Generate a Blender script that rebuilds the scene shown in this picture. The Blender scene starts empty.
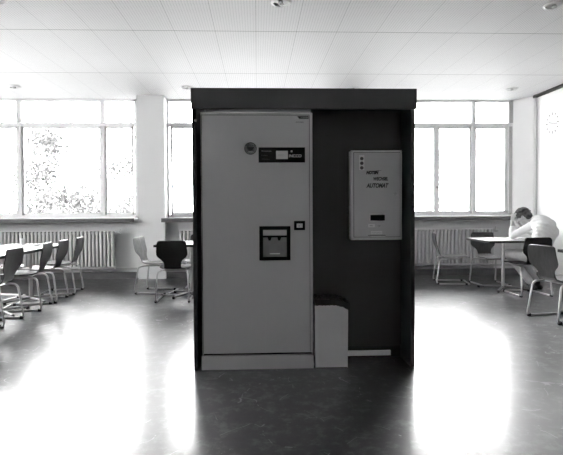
import bpy, bmesh, math, random
from mathutils import Vector, Matrix, noise
R = math.radians
PI = math.pi
random.seed(7)
SC = bpy.context.scene
COL = SC.collection

# ------------------------------------------------------------------ materials
MATS = {}
def mat(name, g, rough=0.5, metal=0.0, spec=0.5, coat=0.0, coat_rough=0.1):
    if name in MATS: return MATS[name]
    m = bpy.data.materials.new(name); m.use_nodes = True
    b = m.node_tree.nodes['Principled BSDF']
    b.inputs['Base Color'].default_value = (g, g, g, 1)
    b.inputs['Roughness'].default_value = rough
    b.inputs['Metallic'].default_value = metal
    b.inputs['Specular IOR Level'].default_value = spec
    b.inputs['Coat Weight'].default_value = coat
    b.inputs['Coat Roughness'].default_value = coat_rough
    MATS[name] = m
    return m
class NT:
    def __init__(s, m): s.t = m.node_tree; s.b = s.t.nodes['Principled BSDF']
    def n(s, ty, **k):
        o = s.t.nodes.new(ty)
        for a, v in k.items(): setattr(o, a, v)
        return o
    def l(s, a, b): s.t.links.new(a, b)
    def math(s, op, a, b=None, c=None):
        o = s.n('ShaderNodeMath', operation=op)
        for i, v in enumerate((a, b, c)):
            if v is None: continue
            if isinstance(v, (int, float)): o.inputs[i].default_value = v
            else: s.l(v, o.inputs[i])
        return o.outputs[0]
    def coords(s):
        tc = s.n('ShaderNodeTexCoord'); sp = s.n('ShaderNodeSeparateXYZ')
        s.l(tc.outputs['Object'], sp.inputs[0])
        return tc.outputs['Object'], sp.outputs[0], sp.outputs[1], sp.outputs[2]
    def noise(s, vec, scale, detail=4, rough=0.55, sc3=None):
        o = s.n('ShaderNodeTexNoise')
        o.inputs['Scale'].default_value = scale; o.inputs['Detail'].default_value = detail
        o.inputs['Roughness'].default_value = rough
        if sc3:
            mp = s.n('ShaderNodeMapping'); mp.inputs['Scale'].default_value = sc3
            s.l(vec, mp.inputs[0]); vec = mp.outputs[0]
        s.l(vec, o.inputs['Vector']); return o.outputs['Fac']
    def ramp(s, fac, stops):
        o = s.n('ShaderNodeValToRGB'); e = o.color_ramp.elements
        while len(e) < len(stops): e.new(0.5)
        for el, (p, g) in zip(e, stops): el.position = p; el.color = (g, g, g, 1)
        s.l(fac, o.inputs[0]); return o.outputs[0]
    def bump(s, h, strength, dist=0.002):
        o = s.n('ShaderNodeBump'); o.inputs['Strength'].default_value = strength
        o.inputs['Distance'].default_value = dist
        s.l(h, o.inputs['Height']); s.l(o.outputs[0], s.b.inputs['Normal'])
def mottled(name, g0, g1, scale, rough=0.5, sc3=None, metal=0, bump=0, **k):
    if name in MATS: return MATS[name]
    m = mat(name, g0, rough, metal, **k); t = NT(m)
    v, x, y, z = t.coords(); f = t.noise(v, scale, sc3=sc3)
    t.l(t.ramp(f, [(0.3, g0), (0.7, g1)]), t.b.inputs['Base Color'])
    if bump: t.bump(f, bump)
    return m

M_wall = mottled('painted_wall', .80, .84, 3, .7)
M_white = mottled('white_wall', .86, .89, 3, .6)
M_parapet = mottled('parapet_paint', .72, .76, 2, .55)
M_pillar = mottled('pillar_paint', .70, .73, 2, .6)
M_frame = mottled('window_frame_paint', .88, .92, 5, .4)
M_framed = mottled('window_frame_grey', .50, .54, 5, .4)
M_sill = mottled('sill_stone', .55, .62, 30, .3)
M_silled = mottled('sill_edge', .09, .12, 20, .4)
M_rad = mottled('radiator_enamel', .50, .54, 6, .35)
M_skirt = mottled('dark_skirting', .08, .11, 8, .5)
M_metal = mottled('chair_tube_metal', .48, .56, 12, .28, metal=0.9)
M_cap = mat('black_rubber', .015, .6)
M_plyblack = mottled('black_stained_plywood', .009, .013, 6, .5, spec=.3)
M_ply = mottled('stained_plywood', .032, .06, 5, .30, sc3=(9, 9, 1.2), spec=.5)
M_plylit = mottled('window_lit_plywood', .30, .42, 5, .22, sc3=(9, 9, 1.2))  # pale tone stands in for window light reflected off the plywood
M_lam = mottled('table_laminate', .62, .68, 6, .22)
M_edge = mottled('table_edge', .010, .016, 10, .4)
M_enc = mottled('enclosure_dark_board', .022, .028, 4, .45, spec=.35)
M_fas = mottled('fascia_dark_board', .055, .065, 3, .42, spec=.4)
M_mach = mottled('grey_machine_enamel', .56, .59, 1.5, .35, spec=.4, sc3=(1, 1, .5), coat=.10, coat_rough=.07)
M_machs = mottled('machine_side_strip', .60, .62, 3, .3)
M_machline = mat('machine_gap_black', .02, .6)
M_black = mat('gloss_black_plastic', .003, .5, spec=.06)
M_screen = mottled('pale_display_window', .62, .75, 12, .25)
M_tray = mottled('steel_hatch_flap', .22, .30, 8, .4)
M_print = mat('dark_print', .025, .5)
M_pprint = mat('pale_print', .6, .5)
M_label = mat('pale_label', .85, .5)
M_bin = mottled('bin_grey_metal', .66, .69, 3, .40)
M_bag = mottled('black_bin_bag', .004, .012, 25, .45, bump=.9, spec=.3)
M_skirtw = mat('pale_skirting_strip', .8, .4)
M_cm = mottled('change_machine_enamel', .60, .63, 2, .35)
M_cmside = mottled('change_machine_frame', .68, .72, 3, .35)
M_skin = mottled('skin', .42, .48, 10, .5)
M_shirt = mottled('white_cotton', .78, .84, 9, .8)
M_trou = mottled('light_trousers', .42, .50, 9, .85)
M_hair = mottled('dark_hair', .02, .06, 60, .5, sc3=(1, 1, .3))
M_shoe = mottled('dark_shoe', .03, .05, 10, .5)
M_cup = mat('white_paper', .8, .6)
M_chrome = mat('lamp_chrome', .8, .15, 1.0)
M_lampw = mat('lamp_white_ring', .85, .35)
M_bark = mottled('tree_bark', .22, .3, 8, .8)
M_grass = mottled('grass_ground', .25, .32, .6, .9)

# leaves: a little light passes through them
M_leaf = bpy.data.materials.new('pale_leaves'); M_leaf.use_nodes = True
nt = M_leaf.node_tree; nb = nt.nodes['Principled BSDF']; nb.inputs['Base Color'].default_value = (.15, .15, .15, 1)
nb.inputs['Roughness'].default_value = .6
tr = nt.nodes.new('ShaderNodeBsdfTranslucent'); tr.inputs[0].default_value = (.02, .02, .02, 1)
mx = nt.nodes.new('ShaderNodeMixShader'); mx.inputs[0].default_value = .5
nt.links.new(nb.outputs[0], mx.inputs[1]); nt.links.new(tr.outputs[0], mx.inputs[2])
nt.links.new(mx.outputs[0], nt.nodes['Material Output'].inputs[0])

# thin window glass
M_glass = bpy.data.materials.new('window_glass'); M_glass.use_nodes = True
nt = M_glass.node_tree; nt.nodes.remove(nt.nodes['Principled BSDF'])
ta = nt.nodes.new('ShaderNodeBsdfTransparent'); ta.inputs[0].default_value = (.97, .97, .97, 1)
gl = nt.nodes.new('ShaderNodeBsdfGlossy'); gl.inputs['Roughness'].default_value = .02
fr = nt.nodes.new('ShaderNodeFresnel'); fr.inputs[0].default_value = 1.45
mx = nt.nodes.new('ShaderNodeMixShader')
nt.links.new(fr.outputs[0], mx.inputs[0]); nt.links.new(ta.outputs[0], mx.inputs[1]); nt.links.new(gl.outputs[0], mx.inputs[2])
nt.links.new(mx.outputs[0], nt.nodes['Material Output'].inputs[0])

# polished dark linoleum floor with mottling, scuffs and wax streaks
M_floor = mat('polished_linoleum', .04, .5, spec=1.0, coat=.7, coat_rough=.13)
t = NT(M_floor); v, x, y, z = t.coords()
f1 = t.noise(v, 1.2, 6, .6); f2 = t.noise(v, 22, 6, .75); f3 = t.noise(v, 7, 5, .65)
s = t.math('ADD', t.math('MULTIPLY', f2, .5), t.math('MULTIPLY', f3, .5))
basec = t.ramp(s, [(0.38, .004), (0.5, .018), (0.60, .085)])
# fine curved scratches: thin bands of a distorted voronoi distance
vo = t.n('ShaderNodeTexVoronoi', feature='DISTANCE_TO_EDGE'); vo.inputs['Scale'].default_value = 2.6
mpn = t.n('ShaderNodeTexNoise'); mpn.inputs['Scale'].default_value = 1.6
vm = t.n('ShaderNodeVectorMath', operation='ADD'); t.l(v, mpn.inputs['Vector']); t.l(v, vm.inputs[0]); t.l(mpn.outputs['Color'], vm.inputs[1]); t.l(vm.outputs[0], vo.inputs['Vector'])
line = t.math('MULTIPLY', t.math('LESS_THAN', vo.outputs['Distance'], .006), t.math('GREATER_THAN', f3, .53))
mixc = t.n('ShaderNodeMix', data_type='RGBA'); t.l(line, mixc.inputs[0]); t.l(basec, mixc.inputs[6]); mixc.inputs[7].default_value = (.22, .22, .22, 1)
t.l(mixc.outputs[2], t.b.inputs['Base Color'])
rr = t.math('ADD', t.math('MULTIPLY', f1, .16), t.math('MULTIPLY', f2, .10))
t.l(t.math('ADD', t.math('MULTIPLY', rr, .6), .10), t.b.inputs['Coat Roughness'])
t.l(t.math('ADD', rr, .30), t.b.inputs['Roughness'])
t.bump(t.math('ADD', f3, t.math('MULTIPLY', f2, .4)), .12, .002)

# ceiling of perforated panels, 0.447 x 1.66 m, with dark joints
M_ceil = mat('perforated_ceiling', .8, .6)
t = NT(M_ceil); v, x, y, z = t.coords()
def near_line(c, period, off, half):
    q = t.math('SUBTRACT', c, off)
    q = t.math('PINGPONG', q, period / 2)
    return t.math('LESS_THAN', q, half)
lx = near_line(x, .447, .0, .0028); ly = near_line(y, 1.66, 5.33 - 1.66 * 3, .006)
px_ = t.math('PINGPONG', x, .014); py_ = t.math('PINGPONG', y, .014)
d = t.math('SQRT', t.math('ADD', t.math('MULTIPLY', px_, px_), t.math('MULTIPLY', py_, py_)))
hole = t.math('LESS_THAN', d, .0055)
f = t.noise(v, .8, 3)
fac = t.math('ADD', t.math('ADD', t.math('MULTIPLY', lx, .22), t.math('MULTIPLY', ly, .55)), t.math('MULTIPLY', hole, .30))
col = t.math('MULTIPLY', t.math('SUBTRACT', 1.0, t.math('MINIMUM', fac, .8)), t.math('ADD', .87, t.math('MULTIPLY', f, .08)))
cc = t.n('ShaderNodeCombineColor'); [t.l(col, cc.inputs[i]) for i in range(3)]
t.l(cc.outputs[0], t.b.inputs['Base Color'])

# ------------------------------------------------------------------ mesh helpers
class MB:
    def __init__(s): s.bm = bmesh.new()
    def box(s, x0, x1, y0, y1, z0, z1, bev=0):
        b2 = bmesh.new(); bmesh.ops.create_cube(b2, size=1)
        for v in b2.verts:
            v.co = Vector(((x0+x1)/2+v.co.x*(x1-x0), (y0+y1)/2+v.co.y*(y1-y0), (z0+z1)/2+v.co.z*(z1-z0)))
        if bev: bmesh.ops.bevel(b2, geom=b2.edges[:], offset=bev, segments=2, affect='EDGES', profile=.5)
        s.merge(b2); return s
    def merge(s, b2, M=None):
        if M is not None: b2.transform(M)
        me = bpy.data.meshes.new('t'); b2.to_mesh(me); b2.free(); s.bm.from_mesh(me); bpy.data.meshes.remove(me)
    def tube(s, pts, r, seg=8, cap=True, radii=None):
        pts = [Vector(p) for p in pts]; rings = []; n = len(pts); up = None
        for i, p in enumerate(pts):
            tn = (pts[min(i+1, n-1)] - pts[max(i-1, 0)]).normalized()
            if up is None:
                up = Vector((0, 0, 1)) if abs(tn.z) < .9 else Vector((1, 0, 0))
            a = (up - tn * up.dot(tn)).normalized(); b = tn.cross(a); up = a
            rad = radii[i] if radii else r
            rings.append([s.bm.verts.new(p + (a*math.cos(2*PI*k/seg) + b*math.sin(2*PI*k/seg))*rad) for k in range(seg)])
        for i in range(n-1):
            for k in range(seg):
                s.bm.faces.new((rings[i][k], rings[i][(k+1) % seg], rings[i+1][(k+1) % seg], rings[i+1][k]))
        if cap:
            s.bm.faces.new(rings[0][::-1]); s.bm.faces.new(rings[-1])
        return s
    def lathe(s, prof, loc=(0, 0, 0), seg=24, axis='Z'):
        rings = []
        for (r, h) in prof:
            ring = []
            for k in range(seg):
                a = 2*PI*k/seg; c = Vector((math.cos(a)*r, math.sin(a)*r, h))
                if axis == 'Y': c = Vector((c.x, c.z, c.y))
                if axis == 'X': c = Vector((c.z, c.x, c.y))
                ring.append(s.bm.verts.new(c + Vector(loc)))
            rings.append(ring)
        for i in range(len(rings)-1):
            for k in range(seg):
                s.bm.faces.new((rings[i][k], rings[i][(k+1) % seg], rings[i+1][(k+1) % seg], rings[i+1][k]))
        s.bm.faces.new(rings[0][::-1]); s.bm.faces.new(rings[-1]); return s
    def prism(s, poly, y0, y1):          # polygon in XZ extruded along Y
        a = [s.bm.verts.new((p[0], y0, p[1])) for p in poly]; b = [s.bm.verts.new((p[0], y1, p[1])) for p in poly]
        n = len(poly)
        s.bm.faces.new(a); s.bm.faces.new(b[::-1])
        for i in range(n): s.bm.faces.new((a[i], b[i], b[(i+1) % n], a[(i+1) % n]))
        return s
    def ball(s, c, rx, ry, rz, M=None, seg=16):
        b2 = bmesh.new(); bmesh.ops.create_uvsphere(b2, u_segments=seg, v_segments=seg//2+2, radius=1)
        T = Matrix.Translation(c) @ (M if M is not None else Matrix()) @ Matrix.Diagonal((rx, ry, rz, 1))
        s.merge(b2, T); return s
    def cone(s, p0, p1, r0, r1, seg=12):  # round-ended tapered limb
        p0 = Vector(p0); p1 = Vector(p1)
        s.tube([p0, p1], r0, seg, radii=[r0, r1]); s.ball(p0, r0, r0, r0, seg=seg); s.ball(p1, r1, r1, r1, seg=seg); return s
    def mesh(s, name, m, smooth=False):
        bmesh.ops.recalc_face_normals(s.bm, faces=s.bm.faces[:])
        me = bpy.data.meshes.new(name); s.bm.to_mesh(me); s.bm.free()
        me.materials.append(m)
        if smooth:
            for p in me.polygons: p.use_smooth = True
            try: me.set_sharp_from_angle(angle=R(40))
            except Exception: pass
        return me
    def build(s, name, m, parent=None, smooth=False, loc=None):
        o = bpy.data.objects.new(name, s.mesh(name, m, smooth)); COL.objects.link(o)
        if parent is not None: o.parent = parent
        if loc: o.location = loc
        return o
def tag(o, label, cat, group=None):
    o['label'] = label; o['category'] = cat
    if group: o['group'] = group
    return o
def thing(name, label, cat, loc=(0, 0, 0), rz=0, group=None):
    o = bpy.data.objects.new(name, None); COL.objects.link(o); o.location = loc; o.rotation_euler = (0, 0, rz)
    o.empty_display_size = .1
    return tag(o, label, cat, group)
def struct(name, mb, m, parent=None, smooth=False):
    o = mb.build(name, m, parent, smooth)
    if parent is None: o['kind'] = 'structure'
    return o
def sempty(name):
    o = bpy.data.objects.new(name, None); COL.objects.link(o); o['kind'] = 'structure'; return o
def dup(root, loc, rz, label, group=None, name=None):
    r = root.copy(); COL.objects.link(r); r.location = loc; r.rotation_euler = (0, 0, rz)
    if 'group' in r and not group: del r['group']
    tag(r, label, root['category'], group)
    for ch in list(root.children):
        c = ch.copy(); COL.objects.link(c); c.parent = r
        for g in list(ch.children):
            d = g.copy(); COL.objects.link(d); d.parent = c
    return r
def rounded(pts, rad, n=5):
    """polyline with rounded corners"""
    pts = [Vector(p) for p in pts]; out = [pts[0]]
    for i in range(1, len(pts)-1):
        a, b, c = pts[i-1], pts[i], pts[i+1]
        ra = min(rad, (a-b).length*.45, (c-b).length*.45)
        p = b + (a-b).normalized()*ra; q = b + (c-b).normalized()*ra
        for k in range(n+1):
            u = k/n; out.append(p*(1-u)**2 + b*2*u*(1-u) + q*u*u)
    out.append(pts[-1]); return out
FONT_CACHE = {}
def text(name, s, size, loc, m, parent, rot=(PI/2, 0, 0), shear=0, width=None, bold=0):
    cu = bpy.data.curves.new('t', 'FONT'); cu.body = s; cu.size = size; cu.extrude = .0004; cu.offset = bold
    cu.align_x = 'LEFT'; cu.shear = shear
    o = bpy.data.objects.new('t', cu); COL.objects.link(o)
    bpy.context.view_layer.update()
    dg = bpy.context.evaluated_depsgraph_get()
    me = bpy.data.meshes.new_from_object(o.evaluated_get(dg)); me.name = name
    bpy.data.objects.remove(o)
    if width:
        xs = [v.co.x for v in me.vertices]; k = width/(max(xs)-min(xs)); x0 = min(xs)
        for v in me.vertices: v.co.x = (v.co.x-x0)*k
    me.materials.clear(); me.materials.append(m)
    me.transform(Matrix.Translation(loc) @ Matrix.Rotation(rot[2], 4, 'Z') @ Matrix.Rotation(rot[0], 4, 'X'))
    ob = bpy.data.objects.new(name, me); COL.objects.link(ob); ob.parent = parent
    return ob

# ------------------------------------------------------------------ room shell
XL, XR, YB, YW, HC = -7.4, 4.9, -4.2, 8.5, 3.165
YG = 8.72                                   # glass plane
struct('floor', MB().box(XL-.2, XR+.2, YB-.2, 8.95, -.2, 0), M_floor)
struct('ceiling', MB().box(XL-.2, XR+.2, YB-.2, 8.95, HC, HC+.2), M_ceil)
w = MB(); w.box(XL-.2, XL, YB, 8.95, 0, 1.0).box(XL-.2, XL, YB, 8.95, 3.0, HC)
for a, b in ((YB, 2.7), (7.3, 8.95)): w.box(XL-.2, XL, a, b, 1.0, 3.0)
struct('wall_left', w, M_wall)
for n_, (a, b) in ((5, (2.7, 7.3)),):  # unseen window added on the left so daylight reaches the machine fronts
    added_left_win = sempty('window_%d' % n_)
    f = MB().box(XL-.12, XL-.06, a, b, 1.0, 1.06).box(XL-.12, XL-.06, a, b, 2.94, 3.0)
    for q in (a+.03, a+1.35, b-1.35, b-.03): f.box(XL-.12, XL-.06, q-.03, q+.03, 1.0, 3.0)
    struct('window_frame', f, M_frame, added_left_win)
    struct('pane', MB().box(XL-.093, XL-.087, a, b, 1.0, 3.0), M_glass, added_left_win)
struct('wall_right', MB().box(XR, XR+.2, YB, 8.95, 0, HC), M_white)
# rear wall with an unseen narrow window added high up, to light the machine front
w = MB(); w.box(XL, -1.22, YB-.2, YB, 0, HC); w.box(-.95, XR, YB-.2, YB, 0, HC)
w.box(-1.22, -.95, YB-.2, YB, 0, 2.35); w.box(-1.22, -.95, YB-.2, YB, 3.05, HC)
struct('wall_rear', w, M_wall)
added_rear_win = sempty('window_4')
struct('window_frame', MB().box(-1.22, -.95, YB-.12, YB-.08, 2.35, 2.39).box(-1.22, -.95, YB-.12, YB-.08, 3.01, 3.05).box(-1.22, -1.19, YB-.12, YB-.08, 2.35, 3.05).box(-.98, -.95, YB-.12, YB-.08, 2.35, 3.05), M_frame, added_rear_win)
struct('pane', MB().box(-1.22, -.95, YB-.102, YB-.098, 2.35, 3.05), M_glass, added_rear_win)
# parapet under the windows and pillars between them
struct('wall_window_side', MB().box(XL, XR, YW, 8.95, 0, 1.0), M_parapet)
PIL = [(-7.4, -4.98), (-2.055, -1.59), (1.38, 1.85), (4.70, 4.9)]
for i, (a, b) in enumerate(PIL):
    if i == 3:                       # window reveal into the right wall, splay added so it catches daylight
        q = MB(); pl = [(4.70, 8.95), (4.70, 8.66), (4.875, 8.30), (4.9, 8.30), (4.9, 8.95)]
        lo = [q.bm.verts.new((x_, y_, 0)) for x_, y_ in pl]; hi = [q.bm.verts.new((x_, y_, HC)) for x_, y_ in pl]
        q.bm.faces.new(lo); q.bm.faces.new(hi[::-1])
        for k in range(5): q.bm.faces.new((lo[k], hi[k], hi[(k+1) % 5], lo[(k+1) % 5]))
        struct('wall_pillar', q, M_white)
    else: struct('wall_pillar', MB().box(a, b, 8.36 if i else 8.42, 8.95, 0, HC), M_pillar)
struct('baseboard_window_side', MB().box(-4.98, -2.10, 8.45, 8.5, 0, .11).box(-1.64, 1.38, 8.45, 8.5, 0, .11).box(1.85, 4.70, 8.45, 8.5, 0, .11), M_skirt)
struct('baseboard_right', MB().box(4.88, 4.9, YB, 8.20, 0, .08), M_skirt)
struct('trim_1', MB().box(4.85, 4.9, 1.0, 8.29, 3.120, 3.165), mat('dark_wall_trim', .02, .6))  # dark strip along the top of the right wall
struct('trim_2', MB().tube([(4.872, 8.24, 0), (4.872, 8.24, 3.118)], .018, 10), M_white, smooth=True)
struct('trim_3', MB().box(-4.98, -2.10, 8.465, 8.5, .155, .19).box(-1.64, 1.38, 8.465, 8.5, .155, .19).box(1.85, 4.70, 8.465, 8.5, .155, .19), M_rad)

def window(n, x0, x1, mull, stiles, dark_right=False):
    root = sempty('window_%d' % n)
    zb, zt, t0, t1 = 1.06, HC, 2.69, 2.755
    f = MB(); ya, yb = YG-.05, YG+.03
    f.box(x0, x1, ya, yb, zb-.06, zb+.05); f.box(x0, x1, ya, yb, zt-.03, zt)
    f.box(x0, x0+.07, ya, yb, zb, zt)
    f.box(x1-.07, x1, ya, yb, zb, zt)
    f.box(x0, x1, ya+.01, yb, t0, t1)
    f.build('window_frame', M_frame, root)
    for q in mull:
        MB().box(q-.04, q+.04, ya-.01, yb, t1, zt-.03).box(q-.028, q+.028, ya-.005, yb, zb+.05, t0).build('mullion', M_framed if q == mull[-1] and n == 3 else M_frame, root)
    cols = [x0+.07] + list(mull) + [x1-.07]
    for a, b in zip(cols[:-1], cols[1:]):   # sash frames, lower row
        a += .03; b -= .03
        s_ = MB()
        for (p, q, r_, s2) in ((a, b, zb+.05, zb+.09), (a, b, t0-.035, t0), (a, a+.035, zb+.05, t0), (b-.035, b, zb+.05, t0)):
            s_.box(p, q, ya+.02, yb-.02, r_, s2)
        s_.build('sash', M_frame, root)
        MB().box(a-.03, b+.03, YG-.003, YG+.003, zb+.05, t0).build('pane', M_glass, root)
        MB().box(a-.03, b+.03, YG-.003, YG+.003, t1, zt-.03).build('pane', M_glass, root)
    for q in stiles:
        st = MB().box(q-.05, q+.05, ya, yb-.01, zb+.05, t0).build('stile', M_frame, root)
        MB().box(q-.012, q+.012, ya-.03, ya, 1.56, 1.60).box(q-.006, q+.10, ya-.035, ya-.022, 1.575, 1.588).build('handle', M_metal, st, smooth=True)
    # sill: white stone board with a dark front edge
    s1 = MB().box(x0+.002, x1-.002, 8.30, YG-.05, 1.035, 1.06).build('window_sill', M_sill, root)
    MB().box(x0-.0, x1-.0, 8.27, 8.30, .985, 1.055, .004).build('sill_edge', M_silled, s1)
    return root
window(1, -4.98, -2.10, [-4.19, -2.735], [])
window(2, -1.64, 1.38, [-.86, .60], [])
window(3, 1.85, 4.70, [2.45, 3.965, 4.66], [3.285])

# ------------------------------------------------------------------ radiators
def radiator(x0, x1, label):
    r = thing('radiator', label, 'radiator', ((x0+x1)/2, 8.38, 0), 0)
    h = (x1-x0)/2
    f = MB(); n = int((x1-x0)/.064)
    for k in range(n):
        x = -h + .03 + k*(x1-x0-.06)/(n-1)
        f.box(x-.022, x+.022, -.055, .055, .225, .83, .008)
    f.build('fins', M_rad, r)
    MB().tube([(-h, 0, .20), (h, 0, .20)], .027, 10).tube([(-h, 0, .80), (h, 0, .80)], .022, 10).build('collector_pipe', M_rad, r, True)
    MB().tube(rounded([(h, 0, .80), (h+.08, 0, .80), (h+.08, .07, .80), (h+.08, .07, .87)], .03), .010).build('supply_pipe', M_rad, r, True)
    v = MB().lathe([(.022, 0), (.024, .02), (.020, .06), (.008, .065)], (h+.03, 0, .80), 14, 'X').build('valve', M_rad, r, True)
    for q in (-h*.7, h*.7):
        MB().box(q-.012, q+.012, .0, .115, .60, .63).build('bracket', M_rad, r)
    return r
radiator(-4.90, -2.46, 'ribbed grey radiator under the left window behind the long table')
radiator(-1.35, 1.2, 'ribbed grey radiator under the middle window, mostly hidden by the dark enclosure')
radiator(2.05, 4.19, 'ribbed grey radiator under the right window behind the side-on chair')

# ------------------------------------------------------------------ ceiling lamps
def lamp(x, y, label):
    l = thing('ceiling_lamp', label, 'ceiling lamp', (x, y, HC))
    MB().lathe([(.068, -.003), (.068, -.012), (.078, -.018), (.095, -.012), (.098, -.001), (.072, -.001)], seg=32).build('lamp_ring', M_lampw, l, True)
    MB().lathe([(.066, -.001), (.066, -.004), (.03, -.002), (.005, -.0015)], seg=28).build('reflector', M_lampw, l, True)
    MB().lathe([(.018, -.003), (.020, -.012), (.026, -.022), (.016, -.030), (.002, -.032)], seg=16).build('bulb', M_rad, l, True)
for x, y, lab in ((-2.40, 4.57, 'round recessed ceiling lamp cut off by the top left corner of the picture'),
                  (.24, 4.57, 'round recessed ceiling lamp at the top edge above the vending enclosure'),
                  (2.88, 4.57, 'round recessed ceiling lamp near the top right corner of the picture'),
                  (-3.83, 7.8, 'small distant round ceiling lamp above the left window'),
                  (-1.11, 7.8, 'small distant ceiling lamp just left of the enclosure top, beside the pillar'),
                  (1.58, 7.8, 'small distant ceiling lamp peeking over the top board of the enclosure'),
                  (4.21, 7.8, 'small distant round ceiling lamp above the right window')):
    lamp(x, y, lab)

# ------------------------------------------------------------------ wall clock on the right wall
ck = thing('wall_clock', 'faint round white wall clock with bar markers on the right wall', 'clock', (4.9, 7.80, 2.60))
MB().lathe([(.185, -.001), (.185, -.004), (.183, -.005), (.01, -.005)], seg=40, axis='X').build('clock_face', M_white, ck, True)
for k in range(12):
    a = 2*PI*k/12
    m_ = MB(); L = .034 if k % 3 else .05
    m_.box(-.0085, -.0045, -.009, .009, .176-L, .176)
    m_.bm.transform(Matrix.Rotation(a, 4, 'X')); m_.build('hour_marker', M_silled, ck)
for a, L, n_ in ((-1.35, .10, 'hour_hand'), (1.75, .14, 'minute_hand')):
    m_ = MB().box(-.012, -.009, -.007, .007, -.02, L); m_.bm.transform(Matrix.Rotation(a, 4, 'X')); m_.build(n_, M_silled, ck)

# ------------------------------------------------------------------ dark enclosure around the machines
E = thing('vending_enclosure', 'large dark board enclosure housing the two machines', 'enclosure', (0, 3.6, 0))
EY = -3.6
def eb(name, m, *boxes, bev=.003):
    b = MB()
    for q in boxes: b.box(q[0], q[1], q[2]+EY, q[3]+EY, q[4], q[5], bev)
    return b.build(name, m, E)
X0, X1 = -.484, 1.202
eb('fascia', M_fas, (X0-.003, X1+.010, 3.60, 3.63, 1.961, 2.115))
eb('top_board', M_enc, (X0+.002, X1-.002, 3.632, 4.40, 2.085, 2.112))
eb('side_panel', M_enc, (X0+.004, X0+.034, 3.606, 4.40, 0, 1.958), (X0+.004, X0+.034, 3.632, 4.372, 1.950, 2.084), bev=0)
eb('side_panel', M_enc, (X1-.034, X1-.004, 3.606, 4.40, 0, 1.958), (X1-.034, X1-.004, 3.632, 4.372, 1.950, 2.084), bev=0)
eb('back_panel', M_enc, (.436, X1-.036, 3.84, 3.86, .10, 2.08))
eb('rear_panel', M_enc, (X0+.036, X1-.036, 4.375, 4.395, 0, 2.08))
eb('kick_board', M_machline, (.436, X1-.036, 3.86, 3.88, 0, .095))
eb('skirting_strip', M_skirtw, (.436, 1.075, 3.825, 3.839, .022, .064))
MB().lathe([(.010, 0), (.012, .006), (.006, .012), (.001, .014)], (X0+.03, .004, 1.875), 12, 'Y').build('hinge_pin', M_metal, E, True).rotation_euler = (0, 0, 0)

# ------------------------------------------------------------------ drinks vending machine
V = thing('vending_machine', 'tall grey vending machine with display strip and cup hatch, left in the enclosure', 'vending machine', (0, 3.61, 0))
MB().box(-.420, .422, .016, .70, .118, 1.938, .004).build('body', M_machs, V)
MB().box(-.424, .426, .0, .64, 0, .104, .003).build('plinth', M_mach, V)
MB().box(-.410, .412, .03, .6, .104, .118).build('plinth_gap', M_machline, V)
d = MB().box(-.408, .394, 0, .014, .124, 1.914, .003).build('door', M_mach, V)
MB().box(.3975, .4005, .012, .0158, .124, 1.914).box(-.416, -.411, .012, .0158, .124, 1.914).box(-.416, .4, .012, .0158, 1.9165, 1.9205).build('door_gap', M_machline, V)
MB().box(.0585, .0600, -.0006, .001, .124, .80).build('fold_line', M_machs, d)
dp = MB().box(.014, .363, -.006, .001, 1.561, 1.674, .002).build('display_panel', M_black, d)
MB().box(.145, .234, -.0085, -.005, 1.586, 1.648, .001).build('screen', M_screen, dp)
text('button_text', 'INFO', .020, (.160, -.0088, 1.608), M_rad, dp)
for z_, w_ in ((1.642, .075), (1.610, .045), (1.582, .06)):
    text('caption', 'Warme Getränke' if z_ > 1.63 else ('Kaffee' if z_ > 1.6 else 'Wählen'), .013, (.036, -.0065, z_), M_rad if z_ > 1.63 else M_silled, dp, width=w_)
text('brand_lettering', 'INCCO', .030, (.242, -.0065, 1.600), M_pprint, dp, width=.094, bold=.0004)
MB().lathe([(.008, 0), (.008, -.003), (.001, -.003)], (.262, -.0055, 1.644), 14, 'Y').build('indicator', M_pprint, dp)
# round sticker with a ring and a dark band
st = MB().lathe([(.052, 0), (.052, -.0012), (.001, -.0012)], (-.046, 0, 1.666), 30, 'Y').build('round_sticker', M_machs, d)
MB().lathe([(.047, -.0012), (.047, -.002), (.040, -.002), (.040, -.0012)], (-.046, 0, 1.666), 30, 'Y').build('sticker_ring', mat('ring_print', .12, .5), st)
MB().prism([(-.074, 1.675), (-.018, 1.675), (-.026, 1.659), (-.040, 1.650), (-.052, 1.650), (-.066, 1.659)], -.003, -.0012).build('sticker_band', M_print, st)
MB().box(-.062, -.030, -.003, -.0012, 1.638, 1.645).build('sticker_foot', M_label, st)
# maker's plate top right
MB().prism([(.305, 1.908), (.392, 1.908), (.392, 1.888), (.322, 1.888)], -.002, .001).build('badge', M_print, d)
MB().prism([(.268, 1.906), (.303, 1.906), (.316, 1.886), (.290, 1.886)], -.0015, .001).build('badge_wedge', M_machs, d)
text('model_lettering', 'GETRÄNKE', .014, (.295, -.001, 1.858), M_print, d, width=.058)
text('badge_lettering', 'AUTOMATEN', .011, (.332, -.0022, 1.893), M_machs, d, width=.055)
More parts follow.
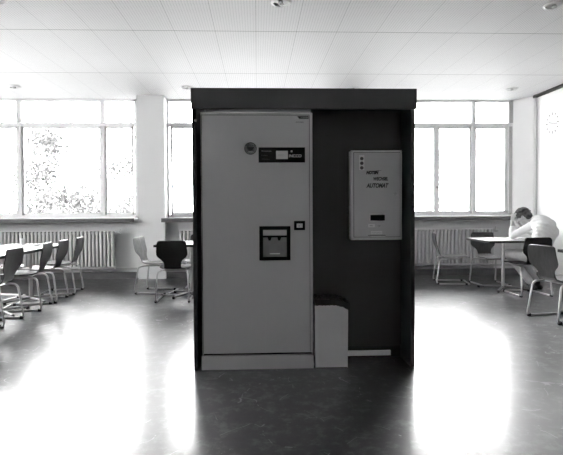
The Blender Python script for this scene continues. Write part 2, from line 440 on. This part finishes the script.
# cup hatch: black surround, recess, flap with two tabs, pale slot
h = MB()
for q in ((.016, .044, .826, 1.083), (.222, .250, .826, 1.083), (.044, .222, 1.056, 1.083), (.044, .222, .826, .852)):
    h.box(q[0], q[1], -.012, .001, q[2], q[3], .002)
h = h.build('cup_hatch', M_black, d)
MB().box(.044, .222, -.002, .002, .852, 1.056).build('hatch_back', M_tray, h)
MB().box(.044, .222, -.009, -.004, 1.014, 1.054, .002).build('hatch_lintel', M_mach, h)
MB().prism([(.044, 1.012), (.222, 1.012), (.222, .998), (.180, .998), (.172, .975), (.158, .975), (.152, .998), (.108, .998), (.100, .975), (.086, .975), (.078, .998), (.044, .998)], -.008, -.003).build('hatch_flap', M_black, h)
MB().box(.094, .170, -.010, -.003, .872, .880, .001).build('hatch_lip', M_label, h)
c = MB().box(.278, .361, -.010, .001, 1.052, 1.121, .002).build('coin_button_frame', M_black, d)
MB().box(.297, .342, -.013, -.009, 1.070, 1.102, .001).build('coin_button', M_cmside, c)
text('coin_text', '¢', .02, (.312, -.0134, 1.079), M_print, c)

# ------------------------------------------------------------------ wall-mounted change machine
G = thing('change_machine', 'wall-mounted grey change machine lettered WECHSEL AUTOMAT on the dark panel', 'change machine', (.947, 3.74, 0))
GX = -.947
def gb(name, m, x0, x1, y0, y1, z0, z1, parent=None, bev=.001):
    return MB().box(x0+GX, x1+GX, y0, y1, z0, z1, bev).build(name, m, parent if parent is not None else G)
gb('housing', M_cmside, .738, 1.143, .004, .0995, .964, 1.668, bev=.004)
gb('door_gap', M_machline, .757, 1.128, .0015, .0042, .985, 1.652)
gd = gb('door', M_cm, .761, 1.124, -.004, .0016, .989, 1.648)
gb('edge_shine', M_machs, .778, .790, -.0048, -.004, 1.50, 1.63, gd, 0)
s_ = text('lettering_notes', 'NOTEN', .032, (.856+GX, -.0045, 1.482), M_print, gd, shear=.2, width=.098, bold=.003)
text('lettering_change', 'WECHSEL', .036, (.912+GX, -.0045, 1.432), M_print, gd, shear=.2, width=.118, bold=.002)
text('lettering_automat', 'AUTOMAT', .046, (.856+GX, -.0045, 1.376), M_print, gd, shear=.3, width=.178, bold=.0024)
MB().prism([(.90+GX, 1.505), (.985+GX, 1.512), (.93+GX, 1.500)], -.0048, -.004).prism([(.875+GX, 1.467), (.995+GX, 1.478), (.93+GX, 1.473)], -.0048, -.004).build('swoosh', M_print, gd)
sb = gb('sticker_strip', M_label, .800, .842, -.0055, -.004, 1.512, 1.632, gd)
for zz in (1.602, 1.566, 1.530):
    MB().lathe([(.014, 0), (.014, -.001), (.001, -.001)], (.821+GX, -.0055, zz), 14, 'Y').build('sticker_dot', M_silled, sb)
MB().lathe([(.012, 0), (.012, -.008), (.009, -.010), (.001, -.010)], (1.083+GX, -.004, 1.325), 16, 'Y').build('lock', M_metal, gd, True)
MB().box(1.083+GX, 1.11+GX, -.010, -.006, 1.312, 1.320).build('lock_tag', M_cmside, gd)
sl = gb('slot_frame', M_cmside, .882, 1.008, -.008, -.004, 1.108, 1.176, gd)
gb('slot', M_black, .888, 1.002, -.010, -.0075, 1.117, 1.161, sl)
gb('price_label', M_label, .872, .925, -.006, -.004, 1.064, 1.090, gd)
text('price_text', 'CHF', .012, (.946+GX, -.0045, 1.070), M_print, gd)
text('coins_text', '10 20', .012, (.88+GX, -.0062, 1.073), M_print, gd)
gb('instruction_label', M_label, .893, .982, -.006, -.004, 1.009, 1.036, gd)
text('instruction_text', 'Rückgabe', .016, (.899+GX, -.0064, 1.017), M_rad, gd, width=.075)
gb('slit', M_print, .870, 1.010, -.005, -.004, .9985, 1.003, gd, 0)
gb('coin_tray', M_label, .888, 1.000, -.030, -.004, .990, .996, gd)

# ------------------------------------------------------------------ waste bin
B = thing('trash_bin', 'pale grey slim waste bin with rounded shoulder and black bag beside vending machine', 'bin', (.562, 3.615, 0))
prof = [(-.126, 0), (.122, 0), (.126, .438)]
for k in range(7): prof.append((.126 - .095*(1-math.cos(k*PI/12)) , .438+.046*math.sin(k*PI/12)))
prof += [(-.126, .486)]
MB().prism(prof, 0, .195).build('body', M_bin, B)
MB().box(-.120, .118, -.0008, .001, .0, .004).build('base_line', M_machline, B)
bag = MB()
nx, ny = 40, 22
def bag_top(x, y):
    u = (x+.13)/.272; base = .512 - .034*max(0, (u-.5)/.5)**2
    return base + .016*noise.noise(Vector((x*45, y*45, 3))) + .013
vt = [[bag.bm.verts.new((-.132+.272*i/nx, -.008+.21*j/ny, bag_top(-.132+.272*i/nx, -.008+.21*j/ny))) for j in range(ny+1)] for i in range(nx+1)]
for i in range(nx):
    for j in range(ny): bag.bm.faces.new((vt[i][j], vt[i+1][j], vt[i+1][j+1], vt[i][j+1]))
def edge_skirt(ring):
    lo = []
    for v_ in ring:
        u = (v_.co.x+.13)/.272; zlow = .478 - .045*max(0, (u-.60)/.40)**1.6 - .006*noise.noise(v_.co*80)
        lo.append(bag.bm.verts.new((v_.co.x, v_.co.y, zlow)))
    for k in range(len(ring)-1): bag.bm.faces.new((ring[k], ring[k+1], lo[k+1], lo[k]))
edge_skirt([vt[i][0] for i in range(nx+1)]); edge_skirt([vt[nx][j] for j in range(ny+1)])
edge_skirt([vt[i][ny] for i in range(nx, -1, -1)]); edge_skirt([vt[0][j] for j in range(ny, -1, -1)])
bag.build('bin_bag', M_bag, B, True)

# ------------------------------------------------------------------ chairs
def loft_shell(rows, thick, nu=9, curve=0):
    """rows: (y, z, half width, concavity); surface with thickness"""
    bm = bmesh.new(); P = [Vector((0, r[0], r[1])) for r in rows]; n = len(rows); top = []; bot = []
    for i, r in enumerate(rows):
        tn = (P[min(i+1, n-1)] - P[max(i-1, 0)]).normalized(); nn = Vector((0, -tn.z, tn.y))
        a, b = [], []
        for k in range(nu):
            u = -1+2*k/(nu-1); c = Vector((u*r[2], r[0], r[1])) + nn*(-r[3]*(u*u))
            a.append(bm.verts.new(c + nn*thick/2)); b.append(bm.verts.new(c - nn*thick/2))
        top.append(a); bot.append(b)
    for i in range(n-1):
        for k in range(nu-1):
            bm.faces.new((top[i][k], top[i][k+1], top[i+1][k+1], top[i+1][k]))
            bm.faces.new((bot[i][k+1], bot[i][k], bot[i+1][k], bot[i+1][k+1]))
        bm.faces.new((top[i][0], top[i+1][0], bot[i+1][0], bot[i][0]))
        bm.faces.new((top[i+1][-1], top[i][-1], bot[i][-1], bot[i+1][-1]))
    for k in range(nu-1):
        bm.faces.new((top[0][k+1], top[0][k], bot[0][k], bot[0][k+1]))
        bm.faces.new((top[-1][k], top[-1][k+1], bot[-1][k+1], bot[-1][k]))
    m = MB(); m.merge(bm); return m
BACK = [(-.278, .805, .150, .0), (-.276, .800, .172, .001), (-.273, .788, .184, .004), (-.269, .770, .189, .008), (-.258, .72, .194, .014), (-.247, .67, .199, .015),
        (-.237, .625, .199, .014), (-.230, .595, .184, .011), (-.223, .570, .154, .008), (-.217, .545, .128, .005), (-.210, .52, .113, .003), (-.202, .49, .109, .001), (-.192, .465, .110, 0)]
SEAT = [(-.192, .465, .110, 0), (-.178, .446, .113, 0), (-.150, .434, .126, -.002), (-.11, .430, .156, -.004), (-.06, .427, .180, -.007), (-.02, .426, .197, -.009), (.05, .428, .204, -.010),
        (.12, .433, .205, -.008), (.18, .438, .203, -.005), (.215, .437, .198, -.002), (.238, .431, .186, 0), (.250, .422, .165, 0)]
ME_back = loft_shell(BACK, .011).mesh('backrest', M_ply, True)
ME_seat = loft_shell(SEAT, .011).mesh('seat', M_ply, True)
def leg_mesh(s):
    pts = rounded([(s*.135, .13, .404), (s*.150, -.10, .404), (s*.195, -.205, .392), (s*.216, -.262, .012), (s*.205, .235, .012)], .055, 6)
    return MB().tube(pts, .0115, 10).mesh('leg', M_metal, True)
ME_leg = {1: leg_mesh(1), -1: leg_mesh(-1)}
ME_cap = {s: MB().lathe([(.016, -.016), (.017, -.01), (.017, .012), (.014, .018)], (0, 0, 0), 12).box(-.012, .012, -.02, .02, -.012, -.006).mesh('foot_cap', M_cap, True) for s in (1,)}
ME_bar = MB().tube([(-.205, .235, .012), (.205, .235, .012)], .011, 10).mesh('floor_bar', M_metal, True)
ME_rail = MB().tube([(-.15, .08, .402), (.15, .08, .402)], .009, 8).tube([(-.155, -.09, .402), (.155, -.09, .402)], .009, 8).mesh('under_rail', M_metal, True)
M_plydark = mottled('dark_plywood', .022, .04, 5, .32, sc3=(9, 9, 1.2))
def tinted(me, m):
    c = me.copy(); c.materials.clear(); c.materials.append(m); return c
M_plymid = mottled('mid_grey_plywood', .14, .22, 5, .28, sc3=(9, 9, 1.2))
SHELLS = {'mid': (tinted(ME_back, M_plymid), tinted(ME_seat, M_plymid)), 'ply': (ME_back, ME_seat), 'dark': (tinted(ME_back, M_plydark), tinted(ME_seat, M_plymid)), 'black': (tinted(ME_back, M_plyblack), tinted(ME_seat, M_plyblack)), 'pale': (tinted(ME_back, M_plylit), tinted(ME_seat, M_plylit))}
def chair(x, y, heading, label, kind='ply', group=None):
    t = thing('chair', label, 'chair', (x, y, 0), R(heading-90), group)
    def ob(name, me, par):
        o = bpy.data.objects.new(name, me); COL.objects.link(o); o.parent = par; return o
    ob('backrest', SHELLS[kind][0], t); ob('seat', SHELLS[kind][1], t)
    for s in (1, -1):
        l = ob('leg', ME_leg[s], t)
        c = ob('foot_cap', ME_cap[1], l); c.location = (s*.214, -.235, .0125); c.rotation_euler = (PI/2, 0, 0)
        c = ob('foot_cap', ME_cap[1], l); c.location = (s*.206, .19, .0125); c.rotation_euler = (PI/2, 0, 0)
    ob('floor_bar', ME_bar, t); ob('under_rail', ME_rail, t)
    return t
# right-hand row of the long left table
chair(-2.865, 5.22, 181, 'dark plywood sled chair at the long left table, nearest the camera')
chair(-2.865, 6.0, 187, 'dark plywood sled chair at the long left table, second in the row from the camera')
chair(-2.86, 6.49, 183, 'dark plywood sled chair at the long left table, third in the row from the camera')
chair(-2.865, 7.10, 185, 'dark plywood sled chair at the far corner of the left table, last before the radiator')
# the other side of it
chair(-3.60, 5.30, 0, 'plywood chair opposite side of the left table, only its floor runners showing at left edge')
chair(-3.60, 6.05, 2, 'plywood chair opposite side of the left table, its runners behind the nearest chairs')
chair(-3.55, 6.72, -14, 'window-lit plywood chair beyond the left table, only its lit backrest showing at the left edge', 'pale')
# middle table
chair(-1.108, 6.486, 91, 'black plywood chair seen from behind, left of the dark enclosure', 'black')
chair(-1.46, 7.06, -10, 'plywood chair coloured pale for the window shine on its backrest, leftmost at the middle table', 'pale')
chair(-.88, 7.40, 268, 'dark chair on the window side of the middle table, peeking beside the enclosure edge', 'dark')
# right table
chair(3.125, 7.60, -13, 'plywood chair seen side-on in front of the right radiator', 'dark')
chair(3.66, 7.39, 271, 'dark plywood chair on the window side of the right table, facing the camera', 'dark')
chair(3.75, 6.555, 92, 'black plywood chair the reading person sits on at the right table', 'black')
chair(3.30, 5.06, 11, 'large dark plywood chair closest to the camera at the right edge')

# ------------------------------------------------------------------ tables
M_feet = mottled('grey_table_foot', .22, .28, 9, .35, metal=.8)
def table(x0, x1, y0, y1, label, cols):
    cx, cy = (x0+x1)/2, (y0+y1)/2; hx, hy = (x1-x0)/2, (y1-y0)/2
    t = thing('table', label, 'table', (cx, cy, 0))
    top = MB().box(-hx+.003, hx-.003, -hy+.003, hy-.003, .722, .742, .002).build('tabletop', M_lam, t)
    MB().box(-hx, hx, -hy, -hy+.004, .708, .739).box(-hx, hx, hy-.004, hy, .708, .739).box(-hx, -hx+.004, -hy, hy, .708, .739).box(hx-.004, hx, -hy, hy, .708, .739).build('edge_band', M_edge, top)
    for (ox, oy) in cols:
        p = MB().tube([(ox, oy, .03), (ox, oy, .70)], .024, 14).build('column', M_metal, t, True)
        MB().box(ox-.14, ox+.14, oy-.03, oy+.03, .698, .722).box(ox-.03, ox+.03, oy-.14, oy+.14, .698, .722).build('top_bracket', M_edge, p)
        for k in range(4):
            a = PI/4 + k*PI/2 + .12
            e = Vector((ox+math.cos(a)*.34, oy+math.sin(a)*.34, .026)); c0 = Vector((ox, oy, .045))
            f = MB().tube([c0, (c0+e)/2 + Vector((0, 0, .004)), e], .015, 10).build('foot', M_feet, t, True)
            MB().lathe([(.020, 0), (.020, .022), (.017, .030), (.002, .032)], (e.x, e.y, 0), 12).build('foot_cap', M_cap, f, True)
    return t
table(-3.41, -2.635, 5.40, 6.80, 'long white-topped table at the left edge, far half with the paper cup', [(0, -.4), (0, .4)])
table(-3.41, -2.635, 3.98, 5.38, 'long white-topped table, near half reaching out of the picture at left', [(0, -.4), (0, .4)])
table(-1.37, -.47, 6.378, 7.14, 'white-topped table behind the black chair, mostly hidden by the enclosure', [(0, 0)])
table(3.25, 4.14, 6.60, 7.34, 'white-topped table where the person in white leans over papers', [(-.07, -.03)])
table(3.37, 4.60, 4.50, 5.26, 'white-topped table cut off by the right edge, beside the closest chair', [(.30, 0)])

# things on tables
c = MB().lathe([(.026, 0), (.029, .05), (.034, .088), (.036, .09), (.033, .088), (.026, .01), (.002, .008)], (0, 0, 0), 22).build('paper_cup', M_cup, None, True, (-3.13, 6.52, .742))
tag(c, 'small white paper cup standing on the long left table', 'cup')
c = MB().lathe([(.03, 0), (.055, .012), (.058, .016), (.050, .014), (.028, .005), (.002, .004)], (0, 0, 0), 24).build('ashtray', M_silled, None, True, (-2.90, 6.44, .742))
tag(c, 'small dark dish on the left table to the right of the cup', 'dish')
def leaf_paper(name, loc, rz, label, cat, w=.21, d=.297, n=1, h=.002):
    o = MB()
    for k in range(n):
        b2 = bmesh.new(); bmesh.ops.create_cube(b2, size=1)
        o.merge(b2, Matrix.Translation((0, 0, h/n*(k+.5))) @ Matrix.Rotation(.04*((k*7) % 5-2), 4, 'Z') @ Matrix.Diagonal((w, d, h/n*.9, 1)))
    o = o.build(name, M_cup, None, False, loc); o.rotation_euler = (0, 0, rz); return tag(o, label, cat)
leaf_paper('paper_stack', (3.50, 6.98, .742), .3, 'stack of white paper on the right table beside the open book', 'paper', n=5, h=.008)
# open book lying before the person
bk = thing('open_book', 'open book with white pages lying in front of the reading person', 'book', (3.90, 7.05, .742), R(20))
for s in (-1, 1):
    m_ = MB(); rows = []
    for i in range(9):
        u = i/8; z_ = .004+.018*math.sin(PI*min(1, u*1.0+.12))*(1-u*.5)
        rows.append((m_.bm.verts.new((s*u*.15, -.105, z_)), m_.bm.verts.new((s*u*.15, .105, z_)), m_.bm.verts.new((s*u*.15, .105, .002)), m_.bm.verts.new((s*u*.15, -.105, .002))))
    for a, b in zip(rows[:-1], rows[1:]):
        for k in range(4): m_.bm.faces.new((a[k], a[(k+1) % 4], b[(k+1) % 4], b[k]))
    m_.bm.faces.new(rows[0]); m_.bm.faces.new(rows[-1][::-1])
    m_.build('page_block', M_cup, bk)
MB().box(-.155, .155, -.11, .11, 0, .002).build('cover', M_edge, bk)

# ------------------------------------------------------------------ seated person
def remeshed(name, mb, m, parent, voxel, smooth_it=6, sub=None):
    me = mb.mesh('tmp', m); o = bpy.data.objects.new('tmp', me); COL.objects.link(o)
    md = o.modifiers.new('r', 'REMESH'); md.mode = 'VOXEL'; md.voxel_size = voxel
    s_ = o.modifiers.new('s', 'SMOOTH'); s_.factor = .5; s_.iterations = smooth_it
    bpy.context.view_layer.update(); dg = bpy.context.evaluated_depsgraph_get()
    out = bpy.data.meshes.new_from_object(o.evaluated_get(dg)); out.name = name
    bpy.data.objects.remove(o)
    out.materials.clear(); out.materials.append(m)
    for p in out.polygons: p.use_smooth = True; p.material_index = 0
    ob = bpy.data.objects.new(name, out); COL.objects.link(ob); ob.parent = parent
    return ob
V3 = Vector
ORG = V3((3.86, 6.62, 0))
PR = thing('person', 'person in a white shirt leaning over the right table, head resting on one hand', 'person', ORG)
fw = V3((-.42, .907, 0)); rt = V3((.907, .42, 0))           # facing direction and the person's right
def W_(x, y, z): return V3((x, y, z)) - ORG
pel = W_(3.83, 6.53, .545); bel = W_(3.92, 6.485, .70); che = W_(4.05, 6.59, .88); sho = W_(4.11, 6.76, .99); nek = W_(4.065, 6.90, 1.035)
hed = W_(3.955, 6.985, 1.070)
HD = V3((-.50, .62, -.60)).normalized()                      # where the face looks: down at the table
HU = (V3((0, 0, 1)) - HD*HD.z).normalized(); HR = HD.cross(HU)
HM = Matrix((( HR.x, HD.x, HU.x, 0), (HR.y, HD.y, HU.y, 0), (HR.z, HD.z, HU.z, 0), (0, 0, 0, 1)))
def hp(r_, f_, u_): return hed + HR*r_ + HD*f_ + HU*u_
shR = sho + rt*.175 + V3((0, 0, -.03)); shL = sho - rt*.165 + V3((0, 0, -.015))
elL = W_(3.79, 6.975, .790); wrL = W_(3.815, 7.03, .995)
elR = W_(4.20, 7.03, .795); wrR = W_(4.01, 7.12, .885)
hipL = pel - rt*.09 + V3((0, 0, -.01)); hipR = pel + rt*.09 + V3((0, 0, -.01))
knL = W_(3.745, 7.03, .525); knR = W_(3.92, 7.09, .525)
anL = W_(3.97, 6.79, .10); anR = W_(4.12, 6.90, .10)
def ell(m_, c, a, b, cz, up, ra=None):
    """ellipsoid aligned to the person's right / spine"""
    z_ = up.normalized(); x_ = (rt - z_*rt.dot(z_)).normalized(); y_ = z_.cross(x_)
    M_ = Matrix(((x_.x, y_.x, z_.x, 0), (x_.y, y_.y, z_.y, 0), (x_.z, y_.z, z_.z, 0), (0, 0, 0, 1)))
    m_.ball(c, a, b, cz, M_, 20)
def torso(m_, g):
    ell(m_, pel, .165+g, .115+g, .12, bel-pel)
    pts = [(pel, .155, .11), (bel, .145, .100), (che, .170, .115), (sho, .150, .095)]
    for (p, a, b), (q, c_, d_) in zip(pts[:-1], pts[1:]):
        for k in range(5):
            u = k/4; ell(m_, p.lerp(q, u), a+(c_-a)*u+g, b+(d_-b)*u+g, .085, q-p)
    m_.cone(sho+V3((0, 0, .01)), shR, .062+g, .058+g); m_.cone(sho+V3((0, 0, .01)), shL, .062+g, .058+g)
    m_.cone(che+rt*.06, shR, .09+g, .06+g); m_.cone(che-rt*.06, shL, .09+g, .06+g)
def limb(m_, a, b, c_, r0, r1, r2, g=0):
    mid = a.lerp(b, .4)
    m_.cone(a, mid, r0+g, (r0*.96)+g); m_.cone(mid, b, r0*.96+g, r1+g); mid = b.lerp(c_, .3)
    m_.cone(b, mid, r1+g, r1*1.03+g); m_.cone(mid, c_, r1*1.03+g, r2+g)
def hand(m_, wr, palm_dir, side, nrm, curl):
    """palm and five bent fingers; side points to the thumb"""
    palm_dir = palm_dir.normalized(); side = (side-palm_dir*side.dot(palm_dir)).normalized(); nrm = (nrm-palm_dir*nrm.dot(palm_dir)-side*nrm.dot(side)).normalized()
    for k in range(4):
        q = side*(.030-.020*k); m_.cone(wr+q*.5+palm_dir*.01, wr+q+palm_dir*.078, .016, .0125, 8)
    for k, L in enumerate((.070, .080, .074, .058)):
        p = wr+side*(.032-.0215*k)+palm_dir*.085; ang = curl*.4
        for j, fr_ in enumerate((.45, .30, .25)):
            d_ = palm_dir*math.cos(ang)+nrm*math.sin(ang); q = p+d_*L*fr_
            m_.cone(p, q, .0088-.0008*j, .0083-.0008*j, 8); p = q; ang += curl
    p = wr+side*.026+palm_dir*.025
    q = p+(side*.75+palm_dir*.6+nrm*.35).normalized()*.038; m_.cone(p, q, .0125, .0105, 8)
    q2 = q+(side*.25+palm_dir*.9+nrm*.5).normalized()*.030; m_.cone(q, q2, .0105, .009, 8)
b = MB(); torso(b, 0)
b.cone(sho+fw*.01, nek, .062, .052); b.cone(nek, hp(0, -.02, -.03), .052, .054)
limb(b, shR, elR, wrR, .048, .040, .026); limb(b, shL, elL, wrL, .048, .040, .026)
limb(b, hipR, knR, anR, .085, .056, .040); limb(b, hipL, knL, anL, .085, .056, .040)
# head: skull, jaw, brow, nose, lips, ears
b.ball(hp(0, -.012, .018), .076, .096, .098, HM, 24); b.ball(hp(0, .022, -.045), .056, .064, .062, HM, 20)
b.ball(hp(0, .060, -.088), .026, .022, .020, HM, 12); b.ball(hp(0, .072, .030), .052, .018, .016, HM, 14)
b.cone(hp(0, .082, .015), hp(0, .104, -.022), .009, .014, 10); b.ball(hp(0, .086, -.052), .026, .012, .006, HM, 12); b.ball(hp(0, .083, -.064), .022, .012, .007, HM, 12)
for s in (-1, 1):
    b.ball(hp(s*.078, -.012, -.008), .010, .020, .031, HM, 12); b.ball(hp(s*.034, .066, -.022), .024, .020, .020, HM, 12)
hand(b, wrL, V3((.16, .05, .62)), V3((.5, -.6, 0)), (hed-wrL), .30)
hand(b, wrR, V3((-.55, .10, .45)), V3((-.1, -.7, .6)), V3((-.1, -.2, .9)), .45)
body = remeshed('body', b, M_skin, PR, .0062, 2)
for s in (-1, 1):
    MB().ball(hp(s*.033, .0795, .004), .013, .0095, .0085, HM, 14).build('eye', M_label, body, True)
    MB().ball(hp(s*.033, .0885, .002), .0055, .003, .0055, HM, 10).build('iris', M_print, body, True)
    m_ = MB(); m_.tube([hp(s*.014, .093, .030), hp(s*.034, .092, .036), hp(s*.054, .078, .032)], .004, 6); m_.build('eyebrow', M_hair, body, True)
MB().tube([hp(-.022, .094, -.058), hp(0, .099, -.057), hp(.022, .094, -.058)], .002, 6).build('lip_line', mat('lip', .2, .5), body, True)
# shirt: loose, sleeves to the wrist, collar
b = MB(); torso(b, .014)
b.ball(bel+V3((0, 0, -.03)), .13, .105, .10)
limb(b, shR, elR, elR.lerp(wrR, .86), .053, .046, .032, .008); limb(b, shL, elL, elL.lerp(wrL, .55), .053, .046, .036, .008)
b.cone(sho+fw*.01, sho.lerp(nek, .6), .070, .060)
sh = remeshed('shirt', b, M_shirt, PR, .009, 3)
for v_ in sh.data.vertices:                                       # cloth folds
    n_ = noise.noise(V3((v_.co.x*16, v_.co.y*16, v_.co.z*26))); v_.co += v_.normal*.006*n_
ax = (nek-sho).normalized()
m_ = MB(); ring = []
xa = (rt-ax*rt.dot(ax)).normalized(); ya = ax.cross(xa)
for rr_, hh in ((.064, .0), (.062, .030), (.070, .020), (.072, -.012)):
    ring.append([m_.bm.verts.new(sho.lerp(nek, .55)+(xa*math.cos(2*PI*k/20)+ya*math.sin(2*PI*k/20))*rr_+ax*hh) for k in range(20)])
for i in range(3):
    for k in range(20): m_.bm.faces.new((ring[i][k], ring[i][(k+1) % 20], ring[i+1][(k+1) % 20], ring[i+1][k]))
m_.build('collar', M_shirt, sh, True)
# trousers and shoes
b = MB(); ell(b, pel+V3((0, 0, -.005)), .182, .128, .105, V3((0, 0, 1)))
for hq, kq, aq in ((hipL, knL, anL), (hipR, knR, anR)):
    b.cone(hq, kq, .088, .064); b.cone(kq, kq.lerp(aq, .9), .064, .052)
remeshed('trousers', b, M_trou, PR, .009, 4)
for aq in (anL, anR):
    b = MB(); f0 = V3((aq.x, aq.y, .04)); b.cone(f0-fw*.045, f0+fw*.06, .038, .040); b.cone(f0+fw*.05, f0+fw*.155+V3((0, 0, -.008)), .040, .030); b.cone(f0+V3((0, 0, .0)), aq+V3((0, 0, .01)), .040, .042)
    s_ = remeshed('shoe', b, M_shoe, PR, .008, 3)
    for v_ in s_.data.vertices: v_.co.z = max(v_.co.z, .004)
# hair: a mass of short locks over skull and neck
b = MB(); b.ball(hp(0, -.026, .034), .088, .100, .096, HM, 24); b.ball(hp(0, -.062, -.020), .070, .060, .075, HM, 18)
random.seed(3)
for k in range(230):
    th = random.uniform(0, 2*PI); ph = random.uniform(0, 1.75)
    n_ = V3((math.sin(ph)*math.cos(th), math.sin(ph)*math.sin(th), math.cos(ph)))
    if n_.y > .55 and n_.z < .62: continue
    p = hp(0, -.026, .034) + HR*n_.x*.086 + HD*n_.y*.098 + HU*n_.z*.094
    o_ = (HR*n_.x + HD*n_.y + HU*n_.z); tg = (HD*.9 + V3((random.uniform(-.6, .6), random.uniform(-.6, .6), -.5))).normalized()
    b.tube([p, p+o_*.010+tg*.016, p+o_*.008+tg*.036], .007, 6, radii=[.008, .007, .003])
hr = b.build('hair', M_hair, PR, True)

# pen in the right hand
pn = MB().tube([V3((3.945, 7.115, .895)), V3((3.93, 7.07, .785))], .0045, 8).build('pen', M_print, None, True)
tag(pn, 'thin dark pen held over the open book in the right hand', 'pen')

# ------------------------------------------------------------------ outside
struct('ground', MB().box(-60, 60, 9.4, 140, -3.6, -3.5), M_grass)
def tree(name, x, y, z0, h, rx, nl, seed, label, cat='tree', leaf=.16, blobs=14, zlow=.3):
    rnd = random.Random(seed); t = thing(name, label, cat, (x, y, z0))
    tk = MB(); tk.tube([(0, 0, 0), (.05, 0, h*.25), (-.05, .05, h*.5), (0, 0, h*.85)], .2, 10, radii=[.22, .17, .12, .03]); cs = []
    for k in range(blobs):
        a = rnd.uniform(0, 2*PI); r_ = rx*rnd.uniform(.25, .95); zz = h*rnd.uniform(zlow, .95)
        c0 = V3((math.cos(a)*r_, math.sin(a)*r_, zz)); cs.append(c0); st_ = V3((0, 0, zz*.6))
        tk.tube([st_, st_.lerp(c0, .5)+V3((0, 0, .15)), c0], .05, 6, radii=[.07, .045, .012])
    tk.build('trunk', M_bark, t, True)
    f = MB()
    for k in range(nl):
        c0 = cs[rnd.randrange(len(cs))]; R_ = rx*.33
        p = c0 + V3((rnd.gauss(0, .5)*R_, rnd.gauss(0, .5)*R_, rnd.gauss(0, .4)*R_))
        a = V3((rnd.gauss(0, 1), rnd.gauss(0, 1), rnd.gauss(0, 1))).normalized(); b_ = a.cross(V3((rnd.gauss(0, 1), rnd.gauss(0, 1), rnd.gauss(0, 1)))).normalized()
        L = leaf*rnd.uniform(.6, 1.2)
        f.bm.faces.new([f.bm.verts.new(q) for q in (p-a*L/2, p+b_*L*.28, p+a*L/2, p-b_*L*.28)])
    f.build('foliage', M_leaf, t); return t
tree('tree', -6.9, 19.5, -3.5, 8.4, 2.9, 12000, 11, 'loose leafy tree outside the big pane of the left window', zlow=.45)
tree('bush', -5.0, 15.5, -3.5, 5.0, 1.9, 9000, 5, 'pale bush low behind the right half of the left window', 'bush', zlow=.55)
tree('tree', 9.5, 26, -3.5, 7.8, 2.2, 1500, 8, 'very faint leafy tree outside the right window', zlow=.45)

# ------------------------------------------------------------------ world and camera
w = bpy.data.worlds.new('overcast_sky'); SC.world = w; w.use_nodes = True
bg = w.node_tree.nodes['Background']; bg.inputs[0].default_value = (1, 1, 1, 1); bg.inputs[1].default_value = 28.0

F, CX, CY, CZ = 480.0, 275.0, 218.0, 1.22
cam = bpy.data.cameras.new('camera'); co = bpy.data.objects.new('camera', cam); COL.objects.link(co)
cam.sensor_width = 36; cam.lens = F/563*36; cam.clip_start = .05; cam.clip_end = 500
cam.shift_x = (281.5-CX)/563; cam.shift_y = -(227.5-CY)/563
co.matrix_world = Matrix.Translation((0, 0, CZ)) @ Matrix.Rotation(R(-2.14), 4, 'Z') @ Matrix.Rotation(PI/2-R(1.2), 4, 'X') @ Matrix.Rotation(-.0054, 4, 'Z')
SC.camera = co
SC.view_settings.view_transform = 'Standard'; SC.view_settings.look = 'None'
SC.view_settings.exposure = 0; SC.view_settings.gamma = 1; SC.view_settings.use_curve_mapping = False
